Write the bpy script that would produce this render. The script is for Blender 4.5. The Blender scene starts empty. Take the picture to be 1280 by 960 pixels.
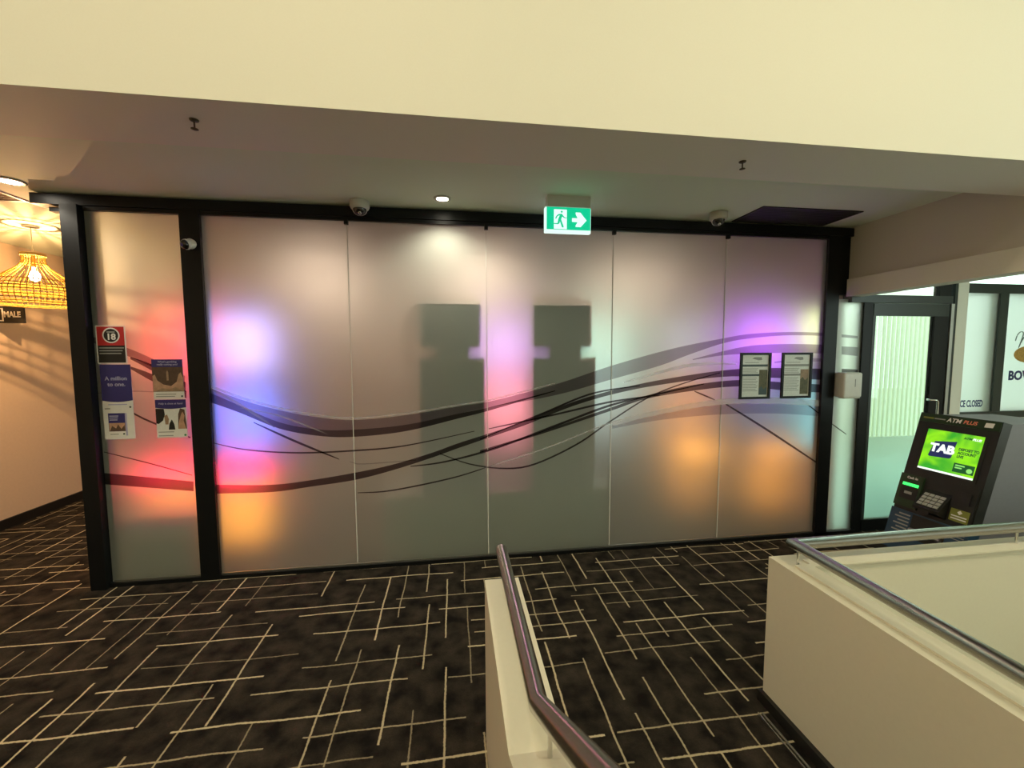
import bpy, bmesh, math, random
from mathutils import Vector, Matrix
random.seed(7)
sc = bpy.context.scene
COL = sc.collection

# ------------------------------------------------------------------ camera
F_PX, YAW, PITCH, ROLL, CAM_H = 516.3, math.radians(8.0), math.radians(4.3), math.radians(-0.21), 1.75
_fwd = Vector((math.sin(YAW)*math.cos(PITCH), math.cos(YAW)*math.cos(PITCH), -math.sin(PITCH)))
_rt0 = Vector((math.cos(YAW), -math.sin(YAW), 0))
_up0 = _rt0.cross(_fwd)
_rt = _rt0*math.cos(ROLL) + _up0*math.sin(ROLL)
_up = -_rt0*math.sin(ROLL) + _up0*math.cos(ROLL)
cd = bpy.data.cameras.new('camera'); cam = bpy.data.objects.new('camera', cd); COL.objects.link(cam)
cd.sensor_width = 36; cd.lens = 36*F_PX/1280; cd.clip_start = .02
m = Matrix((_rt, _up, -_fwd)).transposed().to_4x4(); m.translation = (0, 0, CAM_H)
cam.matrix_world = m
sc.camera = cam

def ray(x, y):
    return _rt*((x-640)/F_PX) - _up*((y-480)/F_PX) + _fwd
def on(ax, val, x, y):                      # photo pixel -> point on the plane axis=val
    d = ray(x, y); o = Vector((0, 0, CAM_H))
    return o + d*((val-o[ax])/d[ax])

# ------------------------------------------------------------------ world / exposure
w = bpy.data.worlds.new('world'); sc.world = w; w.use_nodes = True
w.node_tree.nodes['Background'].inputs[0].default_value = (.80, 1.0, .90, 1)
w.node_tree.nodes['Background'].inputs[1].default_value = 3.0
sc.view_settings.view_transform = 'Standard'; sc.view_settings.look = 'None'
sc.view_settings.gamma = 1; sc.view_settings.use_curve_mapping = False
sc.view_settings.exposure = 0.0
cy = sc.cycles
cy.use_denoising = True
cy.max_bounces = 12; cy.transmission_bounces = 10; cy.transparent_max_bounces = 16; cy.diffuse_bounces = 5
cy.caustics_reflective = False; cy.sample_clamp_indirect = 6

HALL_LAMPS = [(-3.0, .0), (-.6, .0), (1.8, .0), (4.2, .0), (-1.8, -2.6), (1.8, -2.6)]
HALL_W, HALL_COL = 37, (1.0, .85, .57)
def area(name, loc, size, watts, col, rot=(0, 0, 0), spread=math.pi):
    d = bpy.data.lights.new(name, 'AREA'); d.shape = 'SQUARE'; d.size = size; d.energy = watts; d.color = col; d.spread = spread
    o = bpy.data.objects.new(name, d); COL.objects.link(o); o.location = loc; o.rotation_euler = rot
    return o
for (x, y) in HALL_LAMPS:
    area('hall_lamp_light', (x, y, 4.54), .7, HALL_W, HALL_COL)
GAME_LAMPS = [(-1.6, 5.6), (.4, 5.6), (2.4, 5.6)]
for (x, y) in GAME_LAMPS:
    area('gaming_room_light', (x, y, 2.84), .5, 25, (1.0, .72, .54))

# ------------------------------------------------------------------ materials
def nt(name):
    m = bpy.data.materials.new(name); m.use_nodes = True
    return m, m.node_tree.nodes, m.node_tree.links
def mat(name, col, rough=.6, metal=0, noise=.06, scale=30, bump=0, emit=None, es=0, spec=.4):
    m, n, l = nt(name); b = n['Principled BSDF']
    b.inputs['Roughness'].default_value = rough; b.inputs['Metallic'].default_value = metal
    b.inputs['Specular IOR Level'].default_value = spec
    tc = n.new('ShaderNodeTexCoord'); nz = n.new('ShaderNodeTexNoise'); nz.inputs['Scale'].default_value = scale; nz.inputs['Detail'].default_value = 4
    l.new(tc.outputs['Object'], nz.inputs['Vector'])
    mx = n.new('ShaderNodeMix'); mx.data_type = 'RGBA'
    mx.inputs[6].default_value = (*[c*(1-noise) for c in col], 1); mx.inputs[7].default_value = (*[min(1, c*(1+noise)) for c in col], 1)
    l.new(nz.outputs['Fac'], mx.inputs[0]); l.new(mx.outputs[2], b.inputs['Base Color'])
    if bump:
        bp = n.new('ShaderNodeBump'); bp.inputs['Strength'].default_value = bump; bp.inputs['Distance'].default_value = .003
        l.new(nz.outputs['Fac'], bp.inputs['Height']); l.new(bp.outputs[0], b.inputs['Normal'])
    if emit:
        b.inputs['Emission Color'].default_value = (*emit, 1); b.inputs['Emission Strength'].default_value = es
    return m
def glow(name, col, s):
    return mat(name, (.02, .02, .02), .3, emit=col, es=s, noise=0)
M = {}
M['cream'] = mat('cream_paint', (.82, .80, .70), .65, scale=120, noise=.02, bump=.05)
M['ceiling'] = mat('ceiling_paint', (.75, .83, .66), .75, scale=140, noise=.02, bump=.05)
M['white_wall'] = mat('white_paint', (.88, .87, .80), .6, scale=90, noise=.02)
M['halfwall'] = mat('half_wall_paint', (.70, .66, .53), .45, scale=60, noise=.03, bump=.03)
M['left_wall'] = mat('warm_wallpaper', (.68, .53, .38), .7, scale=40, noise=.05, bump=.1)
M['bulk'] = mat('bulkhead_paint', (.62, .58, .50), .7, scale=60, noise=.02)
M['bulk_trim'] = mat('lintel_paint', (.78, .76, .66), .6, scale=60, noise=.02)
M['black'] = mat('black_powder_coat', (.005, .006, .007), .42, scale=200, noise=.1, spec=.22)
M['skirt'] = mat('black_skirting', (.012, .011, .010), .4)
M['darkframe'] = mat('dark_green_grey_frame', (.030, .042, .040), .35)
M['steel'] = mat('brushed_steel', (.52, .50, .46), .22, 1.0, noise=.1, scale=80)
M['chrome'] = mat('chrome', (.75, .75, .74), .15, 1.0)
M['alu'] = mat('aluminium', (.45, .45, .43), .4, 1.0)
M['white'] = mat('white_plastic', (.75, .75, .72), .35)
M['offwhite'] = mat('off_white_plastic', (.55, .54, .48), .4)
M['smoke'] = mat('smoked_dome', (.01, .01, .012), .08, spec=.8)
M['paper'] = mat('paper', (.78, .78, .76), .6)
M['papergrey'] = mat('paper_grey', (.74, .77, .75), .35, noise=.12, scale=60)
M['red'] = mat('print_red', (.50, .02, .025), .5)
M['pblack'] = mat('print_black', (.012, .012, .012), .5)
M['navy'] = mat('print_navy', (.035, .030, .17), .5)
M['lilac'] = mat('print_lilac', (.42, .42, .62), .5)
M['pgrey'] = mat('print_grey', (.30, .31, .30), .5)
M['pdark'] = mat('print_slate', (.055, .085, .09), .5)
M['skin'] = mat('print_skin', (.50, .30, .20), .5, noise=.5, scale=25)
M['brown'] = mat('print_brown', (.10, .06, .04), .5, noise=.5, scale=40)
M['olive'] = mat('print_olive', (.11, .10, .045), .5, noise=.6, scale=50)
M['tan'] = mat('print_tan', (.33, .22, .14), .5, noise=.5, scale=30)
M['green_dot'] = mat('print_green', (.03, .25, .12), .5)
M['sprink'] = mat('sprinkler_brass', (.10, .08, .05), .35, .8)
M['vent'] = mat('vent_dark', (.018, .016, .014), .6)
M['ventbrown'] = mat('vent_brown', (.16, .08, .05), .6)
M['rattan'] = mat('rattan', (.55, .36, .10), .6, noise=.2, scale=60)
M['game_wall'] = mat('gaming_room_wall', (.58, .44, .40), .8, noise=.05, scale=8)
M['game_ceiling'] = mat('gaming_room_ceiling', (.26, .17, .15), .8, noise=.05, scale=8)
M['game_dark'] = mat('gaming_cabinet', (.14, .155, .16), .45)
M['game_grey'] = mat('gaming_stand', (.16, .18, .165), .5)
M['concrete'] = mat('outdoor_paving', (.50, .70, .66), .9)
M['render'] = mat('outdoor_render', (.80, .78, .55), .9)
M['slat'] = mat('outdoor_slat', (.62, .66, .52), .7)
M['atm_black'] = mat('atm_black', (.012, .013, .012), .4)
M['atm_grey'] = mat('atm_grey', (.16, .165, .19), .5)
M['atm_blue'] = mat('atm_blue', (.012, .05, .10), .4)
M['atm_green'] = mat('atm_dark_green', (.012, .035, .012), .4)
M['print_white'] = mat('print_white', (.8, .8, .8), .5)
M['print_orange'] = mat('print_orange', (.8, .25, .15), .5)
M['print_yellow'] = mat('print_olive_yellow', (.20, .22, .04), .5)
M['wblue'] = mat('window_lettering_blue', (.03, .035, .16), .5)
M['wgold'] = mat('window_logo_gold', (.55, .33, .08), .5, noise=.5, scale=60)
M['wgrey'] = mat('window_script_grey', (.16, .19, .17), .5)

def translucent_mat(name, col, tr=.6):
    m, n, l = nt(name); n.remove(n['Principled BSDF']); o = n['Material Output']
    d = n.new('ShaderNodeBsdfDiffuse'); t = n.new('ShaderNodeBsdfTranslucent'); mx = n.new('ShaderNodeMixShader')
    wv = n.new('ShaderNodeTexNoise'); wv.inputs['Scale'].default_value = 70
    cr = n.new('ShaderNodeMix'); cr.data_type = 'RGBA'; cr.inputs[6].default_value = (*[c*.75 for c in col], 1); cr.inputs[7].default_value = (*col, 1)
    l.new(wv.outputs['Fac'], cr.inputs[0]); l.new(cr.outputs[2], d.inputs[0]); l.new(cr.outputs[2], t.inputs[0])
    mx.inputs[0].default_value = tr; l.new(d.outputs[0], mx.inputs[1]); l.new(t.outputs[0], mx.inputs[2]); l.new(mx.outputs[0], o.inputs[0])
    return m
M['rattan_t'] = translucent_mat('rattan_backlit', (.42, .28, .06), .45)

def glass_mat(name, rough, diff, dcol=(.7, .72, .68), col=(.95, .97, .95), ior=1.45):
    m, n, l = nt(name); n.remove(n['Principled BSDF']); o = n['Material Output']
    g = n.new('ShaderNodeBsdfGlass'); g.inputs['Color'].default_value = (*col, 1); g.inputs['IOR'].default_value = ior
    nz = n.new('ShaderNodeTexNoise'); nz.inputs['Scale'].default_value = 3.0; tc = n.new('ShaderNodeTexCoord'); l.new(tc.outputs['Object'], nz.inputs['Vector'])
    mr = n.new('ShaderNodeMapRange'); mr.inputs[3].default_value = rough*.97; mr.inputs[4].default_value = rough*1.03
    l.new(nz.outputs['Fac'], mr.inputs[0]); l.new(mr.outputs[0], g.inputs['Roughness'])
    if diff > 0:
        d = n.new('ShaderNodeBsdfDiffuse'); d.inputs[0].default_value = (*dcol, 1)
        mx = n.new('ShaderNodeMixShader'); mx.inputs[0].default_value = diff
        l.new(g.outputs[0], mx.inputs[1]); l.new(d.outputs[0], mx.inputs[2]); l.new(mx.outputs[0], o.inputs[0])
    else: l.new(g.outputs[0], o.inputs[0])
    return m
M['film'] = glass_mat('frosted_film', .62, .20, (.62, .66, .60))
M['frost_back'] = glass_mat('frosted_glass_rear', .62, 0)
M['door_film'] = glass_mat('door_frost', .30, .22, (.75, .85, .82), (.92, 1, .97))
M['clear'] = glass_mat('clear_glass', 0.0, 0, col=(.92, .97, .94))
M['win_film'] = glass_mat('window_white_film', .75, .30, (.80, .85, .80))

def tint_mat(name, t, d, df):
    m, n, l = nt(name); n.remove(n['Principled BSDF']); o = n['Material Output']
    a = n.new('ShaderNodeBsdfTransparent'); a.inputs[0].default_value = (*t, 1)
    b = n.new('ShaderNodeBsdfDiffuse'); b.inputs[0].default_value = (*d, 1)
    mx = n.new('ShaderNodeMixShader'); mx.inputs[0].default_value = df
    l.new(a.outputs[0], mx.inputs[1]); l.new(b.outputs[0], mx.inputs[2]); l.new(mx.outputs[0], o.inputs[0])
    return m
M['band_mid'] = tint_mat('grey_vinyl_mid', (.56, .52, .55), (.10, .09, .09), .10)
M['band_dark'] = tint_mat('grey_vinyl_dark', (.26, .23, .24), (.05, .045, .045), .12)
M['band_line'] = tint_mat('grey_vinyl_line', (.20, .18, .19), (.03, .03, .03), .15)
M['band_soft'] = tint_mat('grey_vinyl_soft', (.74, .72, .76), (.2, .2, .2), .10)
M['band_pale'] = tint_mat('pale_vinyl', (.9, .9, .92), (.85, .82, .84), .30)

# carpet: charcoal ground with hand-drawn cream dashes in both directions (print, procedural)
def carpet():
    m, n, l = nt('carpet'); b = n['Principled BSDF']; b.inputs['Roughness'].default_value = .95; b.inputs['Specular IOR Level'].default_value = .1
    tc = n.new('ShaderNodeTexCoord'); sp = n.new('ShaderNodeSeparateXYZ'); l.new(tc.outputs['Object'], sp.inputs[0])
    def mth(op, a, bb=None, c=None, clamp=False):
        k = n.new('ShaderNodeMath'); k.operation = op; k.use_clamp = clamp
        for i, v in enumerate((a, bb, c)):
            if v is None: continue
            if isinstance(v, (int, float)): k.inputs[i].default_value = v
            else: l.new(v, k.inputs[i])
        return k.outputs[0]
    def comb(x, y, z=0):
        k = n.new('ShaderNodeCombineXYZ')
        for i, v in enumerate((x, y, z)):
            if isinstance(v, (int, float)): k.inputs[i].default_value = v
            else: l.new(v, k.inputs[i])
        return k.outputs[0]
    def noise(vec, s, det=2):
        k = n.new('ShaderNodeTexNoise'); k.inputs['Scale'].default_value = s; k.inputs['Detail'].default_value = det; l.new(vec, k.inputs['Vector']); return k.outputs['Fac']
    def white(vec):
        k = n.new('ShaderNodeTexWhiteNoise'); k.noise_dimensions = '3D'; l.new(vec, k.inputs['Vector'])
        s = n.new('ShaderNodeSeparateColor'); l.new(k.outputs['Color'], s.inputs[0]); return s.outputs[0], s.outputs[1], s.outputs[2], k.outputs['Value']
    X, Y = sp.outputs[0], sp.outputs[1]
    def layer(u, v, s, L, seed):
        wob = mth('MULTIPLY', mth('SUBTRACT', noise(comb(u, mth('MULTIPLY', v, .8), seed), 2.6, 5), .5), .034)
        vw = mth('ADD', v, wob)
        q = mth('DIVIDE', vw, s); row = mth('FLOOR', q); fr = mth('FRACT', q)
        rr = white(comb(row, seed, 3.3))[0]
        t0 = mth('ADD', mth('DIVIDE', u, L), mth('MULTIPLY', rr, 7.3)); seg = mth('FLOOR', t0); t = mth('FRACT', t0)
        r, g, bl, val = white(comb(row, seg, seed))
        dist = mth('MULTIPLY', mth('ABSOLUTE', mth('SUBTRACT', fr, mth('ADD', mth('MULTIPLY', r, .5), .25))), s)
        jag = mth('MULTIPLY', mth('SUBTRACT', noise(comb(mth('MULTIPLY', u, 1), v, seed+5), 75, 2), .5), .007)
        wd = mth('ADD', mth('ADD', mth('MULTIPLY', bl, .0020), .0022), jag)
        ln = mth('SUBTRACT', 1, mth('DIVIDE', mth('SUBTRACT', dist, wd), .0025, clamp=True), clamp=True)
        a = mth('GREATER_THAN', t, mth('MULTIPLY', g, .18)); e = mth('LESS_THAN', t, mth('SUBTRACT', .98, mth('MULTIPLY', val, .14)))
        pres = mth('GREATER_THAN', mth('FRACT', mth('MULTIPLY', mth('ADD', g, val), 13.7)), .12)
        on_ = mth('MULTIPLY', mth('MULTIPLY', a, e), pres)
        tone = mth('ADD', .35, mth('MULTIPLY', bl, .65))
        return mth('MULTIPLY', mth('MULTIPLY', ln, on_), tone)
    la = layer(X, Y, .15, .95, 1.0); lb = layer(Y, X, .155, .90, 9.0)
    lines = mth('MAXIMUM', la, lb)
    pos = tc.outputs['Object']
    big = noise(pos, 9, 10); fine = noise(pos, 150, 3)
    mp = n.new('ShaderNodeMapRange'); mp.inputs[1].default_value = .34; mp.inputs[2].default_value = .72; l.new(big, mp.inputs[0])
    mx = n.new('ShaderNodeMix'); mx.data_type = 'RGBA'; mx.inputs[6].default_value = (.0075, .0065, .006, 1); mx.inputs[7].default_value = (.042, .034, .026, 1)
    l.new(mth('MULTIPLY', mp.outputs[0], mth('ADD', .4, mth('MULTIPLY', fine, 1.2)), clamp=True), mx.inputs[0])
    m2 = n.new('ShaderNodeMix'); m2.data_type = 'RGBA'; m2.inputs[7].default_value = (.55, .47, .31, 1)
    l.new(mx.outputs[2], m2.inputs[6]); l.new(lines, m2.inputs[0]); l.new(m2.outputs[2], b.inputs['Base Color'])
    bp = n.new('ShaderNodeBump'); bp.inputs['Strength'].default_value = .5; bp.inputs['Distance'].default_value = .004
    l.new(mth('ADD', fine, mth('MULTIPLY', lines, .6)), bp.inputs['Height']); l.new(bp.outputs[0], b.inputs['Normal'])
    return m
M['carpet'] = carpet()

# ------------------------------------------------------------------ mesh helpers (world coordinates in, local out)
class MB:
    def __init__(s): s.v = []; s.f = []; s.sm = []; s.mi = []
    def add(s, vs, fs, smooth=False, mi=0):
        o = len(s.v); s.v += [Vector(p) for p in vs]
        for f in fs: s.f.append([o+i for i in f]); s.sm.append(smooth); s.mi.append(mi)
        return s
    def box(s, x0, x1, y0, y1, z0, z1, mi=0):
        vs = [(x, y, z) for z in (z0, z1) for y in (y0, y1) for x in (x0, x1)]
        return s.add(vs, [(0, 2, 3, 1), (4, 5, 7, 6), (0, 1, 5, 4), (2, 6, 7, 3), (0, 4, 6, 2), (1, 3, 7, 5)], mi=mi)
    def cbox(s, c, dx, dy, dz): return s.box(c[0]-dx/2, c[0]+dx/2, c[1]-dy/2, c[1]+dy/2, c[2]-dz/2, c[2]+dz/2)
    def prism(s, poly, d):                       # poly: 3D points, extruded by vector d
        d = Vector(d); n = len(poly); p = [Vector(q) for q in poly]
        vs = p + [q+d for q in p]
        fs = [list(range(n))[::-1], list(range(n, 2*n))] + [(i, (i+1) % n, n+(i+1) % n, n+i) for i in range(n)]
        return s.add(vs, fs)
    def tube(s, pts, r, seg=20, cap=True):
        pts = [Vector(p) for p in pts]; n = len(pts); vs = []
        for i, p in enumerate(pts):
            a = (pts[i]-pts[i-1]).normalized() if i else (pts[1]-pts[0]).normalized()
            b = (pts[i+1]-pts[i]).normalized() if i < n-1 else a
            t = (a+b).normalized(); k = 1/max(.3, t.dot(b))
            ref = Vector((0, 0, 1)) if abs(t.z) < .9 else Vector((1, 0, 0))
            u = t.cross(ref).normalized(); v = t.cross(u).normalized()
            # stretch along the mitre direction
            bend = (b-a)
            for j in range(seg):
                an = 2*math.pi*j/seg; q = u*math.cos(an)+v*math.sin(an)
                if bend.length > 1e-4:
                    bd = bend.normalized(); q = q + bd*(q.dot(bd)*(k-1))
                vs.append(p+q*r)
        fs = [(i*seg+j, i*seg+(j+1) % seg, (i+1)*seg+(j+1) % seg, (i+1)*seg+j) for i in range(n-1) for j in range(seg)]
        s.add(vs, fs, True)
        if cap:
            s.add(vs[:seg], [list(range(seg))]); s.add(vs[-seg:], [list(range(seg))[::-1]])
        return s
    def lathe(s, c, prof, seg=32, axis=(0, 0, 1)):    # prof: (r, h)
        ax = Vector(axis).normalized(); ref = Vector((1, 0, 0)) if abs(ax.x) < .9 else Vector((0, 1, 0))
        u = ax.cross(ref).normalized(); v = ax.cross(u); c = Vector(c); vs = []; n = len(prof)
        for (r, h) in prof:
            for j in range(seg):
                a = 2*math.pi*j/seg; vs.append(c+ax*h+(u*math.cos(a)+v*math.sin(a))*r)
        fs = [(i*seg+j, (i+1)*seg+j, (i+1)*seg+(j+1) % seg, i*seg+(j+1) % seg) for i in range(n-1) for j in range(seg)]
        s.add(vs, fs, True)
        s.add(vs[:seg], [list(range(seg))]); s.add(vs[-seg:], [list(range(seg))[::-1]])
        return s
    def rbox(s, x0, x1, y0, y1, z0, z1, r=.02, seg=4):     # box with bevelled edges
        bm = bmesh.new(); bmesh.ops.create_cube(bm, size=1)
        bmesh.ops.scale(bm, vec=(x1-x0, y1-y0, z1-z0), verts=bm.verts)
        bmesh.ops.translate(bm, vec=((x0+x1)/2, (y0+y1)/2, (z0+z1)/2), verts=bm.verts)
        bmesh.ops.bevel(bm, geom=bm.edges[:], offset=r, segments=seg, affect='EDGES', profile=.5)
        bm.verts.index_update(); s.add([v.co.copy() for v in bm.verts], [[v.index for v in f.verts] for f in bm.faces], True); bm.free(); return s

def tag(o, label=None, cat=None, group=None, kind=None):
    if label: o['label'] = label
    if cat: o['category'] = cat
    if group: o['group'] = group
    if kind: o['kind'] = kind
    return o
def root_of(p):
    while p.parent: p = p.parent
    return p
def obj(name, mb, mt, parent=None):
    me = bpy.data.meshes.new(name)
    if parent: base = root_of(parent).location.copy()
    else:
        lo = Vector([min(v[i] for v in mb.v) for i in range(3)]); hi = Vector([max(v[i] for v in mb.v) for i in range(3)])
        base = Vector(((lo.x+hi.x)/2, (lo.y+hi.y)/2, lo.z))
        if name.startswith(('floor',)): base = Vector((0, 0, 0))
    me.from_pydata([v-base for v in mb.v], [], mb.f)
    me.polygons.foreach_set('use_smooth', mb.sm); me.polygons.foreach_set('material_index', mb.mi)
    for q in (mt if isinstance(mt, (list, tuple)) else [mt]): me.materials.append(M[q] if isinstance(q, str) else q)
    bm = bmesh.new(); bm.from_mesh(me); bmesh.ops.recalc_face_normals(bm, faces=bm.faces); bm.to_mesh(me); bm.free()
    o = bpy.data.objects.new(name, me); COL.objects.link(o)
    if parent: o.parent = parent
    else: o.location = base
    return o
def thing(name, loc, label, cat, group=None):
    o = bpy.data.objects.new(name, None); COL.objects.link(o); o.location = loc; o.empty_display_size = .1
    return tag(o, label, cat, group)
def struct(name, mb, mt, parent=None): return tag(obj(name, mb, mt, parent), kind='structure')
def sroot(name, loc):
    o = bpy.data.objects.new(name, None); COL.objects.link(o); o.location = loc; o['kind'] = 'structure'; return o

class Plane:                                   # a drawing plane: origin, right, up, normal
    def __init__(s, o, u, v): s.o = Vector(o); s.u = Vector(u).normalized(); s.v = Vector(v).normalized(); s.n = s.u.cross(s.v)
    def p(s, a, b, c=0): return s.o+s.u*a+s.v*b+s.n*c
    def slab(s, mb, a0, a1, b0, b1, c0, c1):
        return mb.prism([s.p(a0, b0, c0), s.p(a1, b0, c0), s.p(a1, b1, c0), s.p(a0, b1, c0)], s.n*(c1-c0))
    def poly(s, mb, pts, c0, c1): return mb.prism([s.p(a, b, c0) for a, b in pts], s.n*(c1-c0))
def slab(name, pl, a0, a1, b0, b1, c0, c1, mt, parent): return obj(name, pl.slab(MB(), a0, a1, b0, b1, c0, c1), mt, parent)
def disc(pl, a, b, r, n=28): return [(a+r*math.cos(2*math.pi*i/n), b+r*math.sin(2*math.pi*i/n)) for i in range(n)]
def text(name, body, size, pl, a, b, c, mt, parent, bold=0.0, ax='CENTER', shear=0, xs=1.0, space=1.0):
    cu = bpy.data.curves.new(name, 'FONT'); cu.body = body; cu.size = size; cu.align_x = ax; cu.align_y = 'CENTER'; cu.offset = bold; cu.shear = shear
    cu.extrude = .0004; cu.space_character = space; cu.resolution_u = 3
    t = bpy.data.objects.new('tmp', cu); COL.objects.link(t); bpy.context.view_layer.update()
    me = bpy.data.meshes.new_from_object(t.evaluated_get(bpy.context.evaluated_depsgraph_get()))
    bpy.data.objects.remove(t); me.name = name
    base = root_of(parent).location
    for v in me.vertices: v.co = pl.p(a+v.co.x*xs, b+v.co.y, c+v.co.z) - base
    me.materials.clear(); me.materials.append(M[mt] if isinstance(mt, str) else mt)
    o = bpy.data.objects.new(name, me); COL.objects.link(o); o.parent = parent
    return o

# ------------------------------------------------------------------ room shell
D = 3.408                      # plane of the glass partition
ZC = 2.88                      # low ceiling
XL, XR, YB, YF = -4.5, 6.6, -4.6, 7.6
fl = MB()
fl.box(XL-.2, XR+.2, 1.66, 3.47, -.12, 0).box(XL-.2, 3.6, 3.47, YF+.2, -.12, 0)
fl.box(XL-.2, 1.60, YB-.2, 1.66, -.12, 0).box(5.0, XR+.2, YB-.2, 1.66, -.12, 0).box(1.60, 5.0, YB-.2, -2.0, -.12, 0)
struct('floor', fl, 'carpet')
struct('ceiling', MB().box(XL, 3.62, 2.19, D+.02, ZC, ZC+.1).box(XL, -2.6, D+.02, YF, ZC, ZC+.1), 'ceiling')
struct('ceiling_gaming', MB().box(-2.6, 3.6, D+.02, YF, ZC, ZC+.1), 'game_ceiling')
struct('ceiling_lobby', MB().box(3.72, XR, 2.19, 3.47, 2.78, 2.98), 'ceiling')
struct('ceiling_hall', MB().box(XL, XR, YB, 1.8, 4.6, 4.7), 'ceiling')
struct('wall_upper', MB().box(XL, XR, 1.80, 2.20, 2.72, 4.6), 'cream')
struct('wall_left', MB().box(XL-.15, XL, YB, YF, 0, 4.6), 'left_wall')
struct('baseboard_left', MB().box(XL, XL+.02, YB, YF, 0, .10), 'skirt')
struct('wall_back', MB().box(XL, XR, YB-.15, YB, 0, 4.6), 'cream')
# right wall with a big daylight window behind the camera
wr = MB()
wr.box(XR, XR+.15, YB, -3.6, 0, 4.6).box(XR, XR+.15, 1.2, D, 0, 4.6).box(XR, XR+.15, -3.6, 1.2, 0, 1.0).box(XR, XR+.15, -3.6, 1.2, 3.6, 4.6)
struct('wall_right', wr, 'cream')
struct('wall_gaming_rear', MB().box(XL, 3.6, YF, YF+.15, 0, ZC), 'game_wall')
struct('wall_gaming_side', MB().box(3.59, 3.65, 3.47, YF, 0, 3.0), 'game_wall')
# bulkhead over the lobby opening
struct('wall_bulkhead', MB().box(3.62, 3.72, 1.8, 3.47, 2.40, 2.72).box(3.62, 3.72, 2.2, 3.47, 2.72, 3.0), 'bulk')
struct('trim_1', MB().box(3.575, 3.73, 1.8, 3.375, 2.255, 2.41), 'bulk_trim')
# stairwell shaft and half walls
zt = .749
sw = MB()
sw.box(1.517, 1.63, -2.0, 1.763, 0, zt)
sw.box(1.63, 5.1, 1.65, 1.763, -2.6, zt)
sw.box(1.52, 1.63, -2.0, 1.65, -2.6, -.0)
wsw = struct('wall_stairwell', sw, 'halfwall')
struct('trim_2', MB().box(1.565, 1.645, -2.0, 1.66, zt, zt+.008).box(1.645, 5.1, 1.635, 1.70, zt, zt+.008), 'halfwall')
struct('wall_shaft', MB().box(5.0, 5.1, -2.0, 1.65, -2.6, zt).box(1.63, 5.0, -2.1, -2.0, -2.6, zt), 'halfwall')
struct('floor_lower', MB().box(1.6, 5.0, -2.0, 1.65, -2.7, -2.6), 'carpet')
struct('baseboard_stairwell', MB().box(1.495, 1.517, -2.0, 1.775, 0, .055), 'skirt')
struct('trim_3', MB().box(1.452, 1.462, -2.0, 1.69, 0, .006).box(1.436, 1.441, -2.0, 1.69, 0, .006), 'alu')
# centre half wall with a top that rises towards the stairs
pr_ = [(.122, 1.757, 0), (.122, 1.757, zt), (.122, .95, zt), (.122, .25, zt+.7*.64), (.122, .25, 0)]
struct('wall_centre', MB().prism(pr_, (.150, 0, 0)), 'halfwall')
# stair flight between the half walls (rises towards the viewer)
st = sroot('floor_stairs', (.9, .7, 0))
for i in range(4):
    obj('step', MB().box(.273, 1.493, .55-.27*(i+1), .55-.27*i+.02, .17*i+.001, .17*(i+1)), 'carpet', st)
obj('landing', MB().box(.273, 1.493, -2.0, .55-.27*4, .0, .17*4), 'carpet', st)

# ------------------------------------------------------------------ handrails
RR = .026
def handrail(name, pts, posts, label, feet=None):
    t = thing(name, (posts[0][0], posts[0][1], zt), label, 'handrail')
    obj('rail', MB().tube(pts, RR, 24), 'steel', t)
    for (x, y, z0, z1) in posts:
        obj('bracket_post', MB().tube([(x, y, z0), (x, y, z1)], .006, 10), 'chrome', t)
    return t
handrail('handrail', [(.205, 1.84, .842), (.205, .985, .842), (.205, .30, .842+.685*.65)],
         [(.215, .90, zt+.02, .87), (.205, 1.60, zt, .83)], 'round steel handrail on the narrow centre half wall, kinked upwards near the viewer')
handrail('handrail', [(1.515, -1.6, .842), (1.588, 1.69, .842), (4.9, 1.69, .842)],
         [(1.592, 1.672, zt, .83), (2.875, 1.69, zt, .83), (1.558, .30, zt, .83), (4.2, 1.69, zt, .83)], 'L-shaped round steel handrail along the top of the stairwell half wall')

# ------------------------------------------------------------------ glazed partition
YG = D-.005
gp = sroot('wall_front', (.4, D, 0))
def part(name, mb, mt, parent=gp): return obj(name, mb, mt, parent)
part('header_rail', MB().box(-2.885, 3.665, D-.035, D+.06, 2.795, 2.868), 'black')
part('track_stub', MB().box(-2.80, -2.66, D+.0, D+.05, 2.755, 2.785), 'black')
part('glazing_bead', MB().box(-2.57, 3.48, D-.028, D+.03, 2.765, 2.790), 'black')
part('sill_rail', MB().box(-2.62, 3.82, D-.03, D+.05, 0.0, .030), 'black')
part('sill_glint_strip', MB().box(-2.57, 3.81, D-.012, D-.004, .030, .042), 'alu')  # pale strip stands in for the reflection along the glass bottom edge
for (a, b, yf) in ((-2.69, -2.585, .06), (on(1, D-.032, 232, 417).x, on(1, D-.032, 257, 417).x, .032), (on(1, D-.03, 1031, 417).x, on(1, D-.03, 1046.5, 417).x, .03)):
    part('post', MB().box(a, b, D-yf, D+.05, 0, 2.795), 'black')
P3 = on(1, D-.03, 1046.5, 417).x
part('post', MB().box(-2.585, -2.55, D+.006, D+.05, 0, 2.795), 'black')
seams = [on(1, D-.032, 257, 417).x-.005, -.801, .271, 1.345, 2.384, on(1, D-.03, 1031, 417).x+.005]
panes = [(-2.585, on(1, D-.032, 232, 417).x+.005)] + [(seams[i], seams[i+1]) for i in range(5)]
pane_objs = []
for k, (a, b) in enumerate(panes + [(P3, 3.812)]):
    z1 = 2.765 if k < 6 else 2.235
    mb = MB().box(a+.003, b-.003, D-.004, D+.006, .032, z1)
    mb.mi = [1, 1, 0, 1, 1, 1]
    pane_objs.append(part('glass_panel', mb, ['film', 'frost_back']))
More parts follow.
